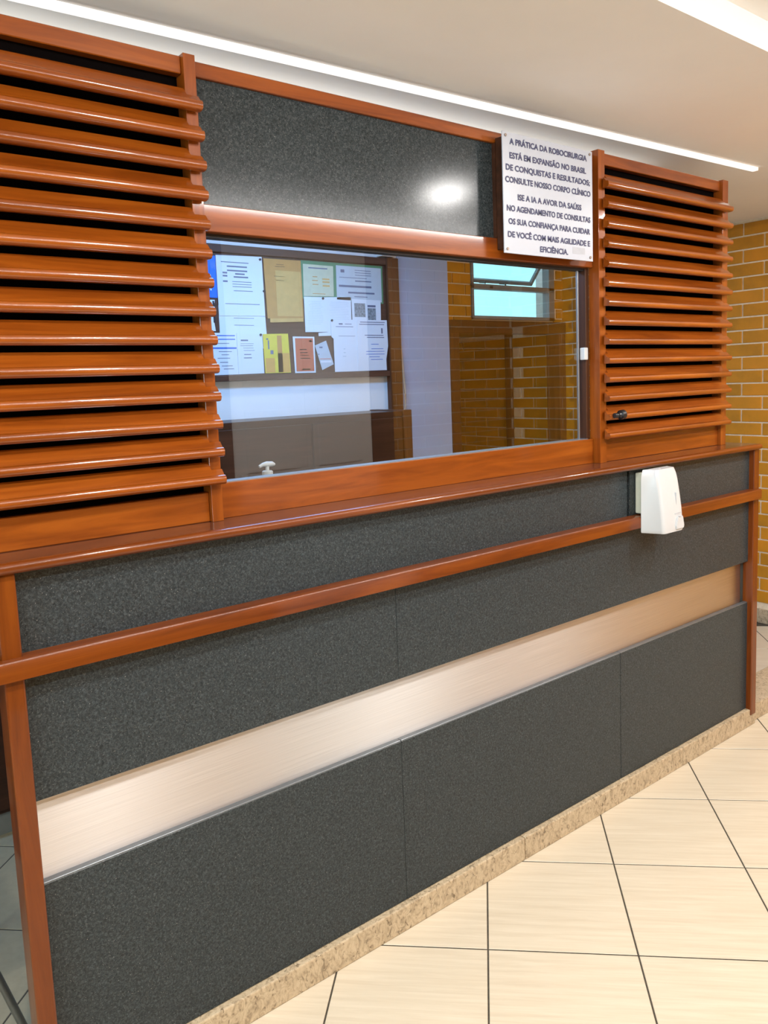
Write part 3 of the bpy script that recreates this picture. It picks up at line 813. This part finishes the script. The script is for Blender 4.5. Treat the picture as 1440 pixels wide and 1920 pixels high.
paper('photo_card', 'white card with two small dark photographs below the certificate', 'card', [(2.170, 2.060), (2.366, 2.062), (2.369, 2.200), (2.169, 2.202)], 'paper', 2,
      [('photo_dark', (2.185, 2.260, 2.105, 2.180)), ('ink', (2.276, 2.332, 2.160, 2.172)), ('photo_dark', (2.276, 2.332, 2.09, 2.155))])
paper('paper_sheet', 'large white notice with a small logo, left of the seal notice', 'paper', [(2.037, 1.806), (2.198, 1.807), (2.203, 2.089), (2.022, 2.089), (2.024, 1.995), (2.037, 1.985)], 'paper', 3,
      bars(2.075, 2.10, [2.065], .007) + bars(2.055, 2.17, [2.05], .003) + bars(2.115, 2.16, [2.065], .003) + bars(2.07, 2.18, [2.0], .002) + bars(2.09, 2.12, [1.93, 1.91, 1.89], .004, 'paper_grey', .01), [(2.03, 2.083)])
paper('paper_sheet', 'large white notice with a dark seal at the right end of the board', 'paper', [(2.190, 1.807), (2.392, 1.809), (2.391, 1.87), (2.408, 1.945), (2.405, 2.090), (2.196, 2.089)], 'paper', 4,
      bars(2.21, 2.39, [2.077, 2.065], .004, 'ink', .02) + [('ink', (2.362, 2.372, 2.015, 2.045))] + bars(2.24, 2.39, [2.005, 1.993], .004, 'ink', .02) + bars(2.24, 2.39, [1.955, 1.93, 1.915, 1.90, 1.885, 1.87], .003, 'ink_blue', .05))
paper('flyer', 'yellow and orange flyer at the bottom of the board', 'flyer', [(1.608, 1.809), (1.758, 1.809), (1.752, 2.010), (1.604, 2.007)], 'yellow_print', 4,
      [('orange_print', (1.612, 1.665, 1.812, 1.885)), ('orange_print', (1.685, 1.753, 1.812, 1.91)), ('kraft', (1.685, 1.712, 1.812, 2.0)), ('ink', (1.63, 1.638, 1.93, 1.975)), ('ink', (1.643, 1.66, 1.905, 1.925)), ('ink', (1.622, 1.634, 1.978, 1.985))])
paper('booklet', 'orange red booklet with white border at the bottom of the board', 'booklet', [(1.786, 1.806), (1.914, 1.805), (1.915, 1.995), (1.782, 1.996)], 'paper', 2,
      [('red_print', (1.795, 1.905, 1.814, 1.987)), ('paper', (1.882, 1.898, 1.968, 1.976)), ('paper', (1.822, 1.862, 1.926, 1.930)), ('paper', (1.822, 1.868, 1.910, 1.914)), ('paper', (1.822, 1.875, 1.895, 1.899)), ('paper', (1.822, 1.88, 1.88, 1.884)), ('orange_print', (1.83, 1.88, 1.82, 1.828))])
paper('leaflet', 'small tilted white leaflet beside the orange red booklet', 'leaflet', [(1.958, 1.818), (2.033, 1.848), (1.990, 1.975), (1.918, 1.949)], 'paper_grey', 1,
      [('red_print', (1.945, 2.015, 1.876, 1.879)), ('paper', (1.95, 2.018, 1.858, 1.868)), ('ink', (1.945, 1.965, 1.935, 1.943)), ('ink', (1.935, 1.943, 1.90, 1.905))])

jb = box('junction_box', 2.372, 2.470, YI - 0.05, YI - 0.001, 2.444, 2.474, 'white_wall', bev=0.003)
tag(jb, 'small white junction box above the corner of the notice board', 'box')
box('cover', 2.376, 2.466, YI - 0.054, YI - 0.05, 2.447, 2.471, 'white_wall', jb, 0.001)
bm = bmesh.new(); tube(bm, [(2.512, YI - 0.02, 2.10), (2.508, YI - 0.02, 2.04), (2.503, YI - 0.025, 1.95), (2.512, YI - 0.03, 1.80), (2.517, YI - 0.035, 1.67), (2.514, YI - 0.035, 1.60), (2.500, YI - 0.04, 1.565)], 0.005, 8)
cbl = obj('wall_cable', bm, 'cable'); smooth_by_angle(cbl, 60)
tag(cbl, 'thin beige cable hanging beside the notice board', 'cable')

# unseen lamp added to give the booth its bluish daylight
bl = thing('booth_day_fill', 'added blue lamp standing in for daylight inside the booth, above the view', 'lamp', (1.55, 0.98, CEIL))
box('housing', 0.95, 2.15, 0.86, 1.10, CEIL - 0.045, CEIL - 0.001, 'white_gloss', bl, 0.004)
box('diffuser', 0.97, 2.13, 0.88, 1.08, CEIL - 0.052, CEIL - 0.044, 'fill_cool', bl)
l = bpy.data.lights.new('booth_fill_light', 'AREA'); l.shape = 'RECTANGLE'; l.size = 1.15; l.size_y = 0.2; l.energy = INNER_W; l.color = COOL
lo = bpy.data.objects.new('booth_fill_light', l); C.objects.link(lo); lo.parent = bl; lo.location = (0, 0, -0.058)

# unseen uplight added to brighten the ceiling behind the partition
ul = thing('added_uplight', 'long slim uplight added behind the partition top to brighten the ceiling, out of view', 'lamp', (1.3, 0.45, 2.58))
box('channel', -0.4, 3.0, 0.42, 0.48, 2.550, 2.585, 'white_gloss', ul, 0.004)
for x in (0.2, 2.4):
    bm = bmesh.new(); tube(bm, [(x, 0.45, 2.585), (x, 0.45, CEIL)], 0.003, 8); obj('suspension_rod', bm, 'aluminium', ul)
l = bpy.data.lights.new('uplight_fill', 'AREA'); l.shape = 'RECTANGLE'; l.size = 3.3; l.size_y = 0.05; l.energy = UPLIGHT_W; l.color = (1.0, 0.93, 0.84)
lo = bpy.data.objects.new('uplight_fill', l); C.objects.link(lo); lo.parent = ul; lo.location = (0, 0, 0.008); lo.rotation_euler = (math.pi, 0, 0)

pl = thing('passage_fill', 'unseen round fill lamp added in the passage beyond the doorway', 'lamp', (3.42, 2.75, 2.12))  # added to keep the bricks beyond the doorway from going dark
bm = bmesh.new(); lathe(bm, 3.42, 2.75, [(0.09, 2.12), (0.09, 2.10), (0.07, 2.095)], 20); obj('housing', bm, 'white_gloss', pl)
l = bpy.data.lights.new('passage_fill_light', 'POINT'); l.energy = 2.0; l.color = WARM; l.shadow_soft_size = 0.06
lo = bpy.data.objects.new('passage_fill_light', l); C.objects.link(lo); lo.parent = pl; lo.location = (0, 0, -0.09)

# light slot along the ceiling
ls = thing('light_strip', 'long white light strip set into the ceiling above the partition', 'light strip', (3.49, 0.137, CEIL))
L = 4.6
bm = bmesh.new(); addbox(bm, -L, 0, -0.014, 0.014, -0.014, -0.0005)
me = bpy.data.meshes.new('diffuser'); bm.to_mesh(me); bm.free(); me.materials.append(MATS['led_warm'])
o = bpy.data.objects.new('diffuser', me); C.objects.link(o); o.parent = ls
ls.rotation_euler = (0, 0, math.radians(-2.4))

# ------------------------------------------------------------------ chair at the open left end of the counter
ch = thing('visitor_chair', 'chair with thin dark metal legs behind the left end of the counter', 'chair', (-0.33, 0.55, 0))
box('seat', -0.56, -0.13, 0.34, 0.78, 0.43, 0.475, 'chair_black', ch, 0.015, 3)
box('backrest', -0.55, -0.14, 0.77, 0.80, 0.58, 0.90, 'chair_black', ch, 0.014, 3)
for (a, b_) in (((-0.125, 0.36, 0.43), (-0.007, 0.35, 0.012)), ((-0.55, 0.36, 0.43), (-0.64, 0.35, 0.012)), ((-0.15, 0.76, 0.43), (-0.04, 0.84, 0.012)), ((-0.54, 0.76, 0.43), (-0.63, 0.84, 0.012))):
    bm = bmesh.new(); tube(bm, [a, b_], 0.0105, 12); lg = obj('leg', bm, 'chair_steel', ch); smooth_by_angle(lg, 40)
    bm = bmesh.new(); tube(bm, [(b_[0], b_[1], 0.0), (b_[0], b_[1], 0.014)], 0.014, 12); obj('foot', bm, 'chair_black', lg)
for x in (-0.52, -0.17):
    bm = bmesh.new(); tube(bm, [(x, 0.74, 0.44), (x, 0.795, 0.62)], 0.009, 10); obj('back_support', bm, 'chair_steel', ch)
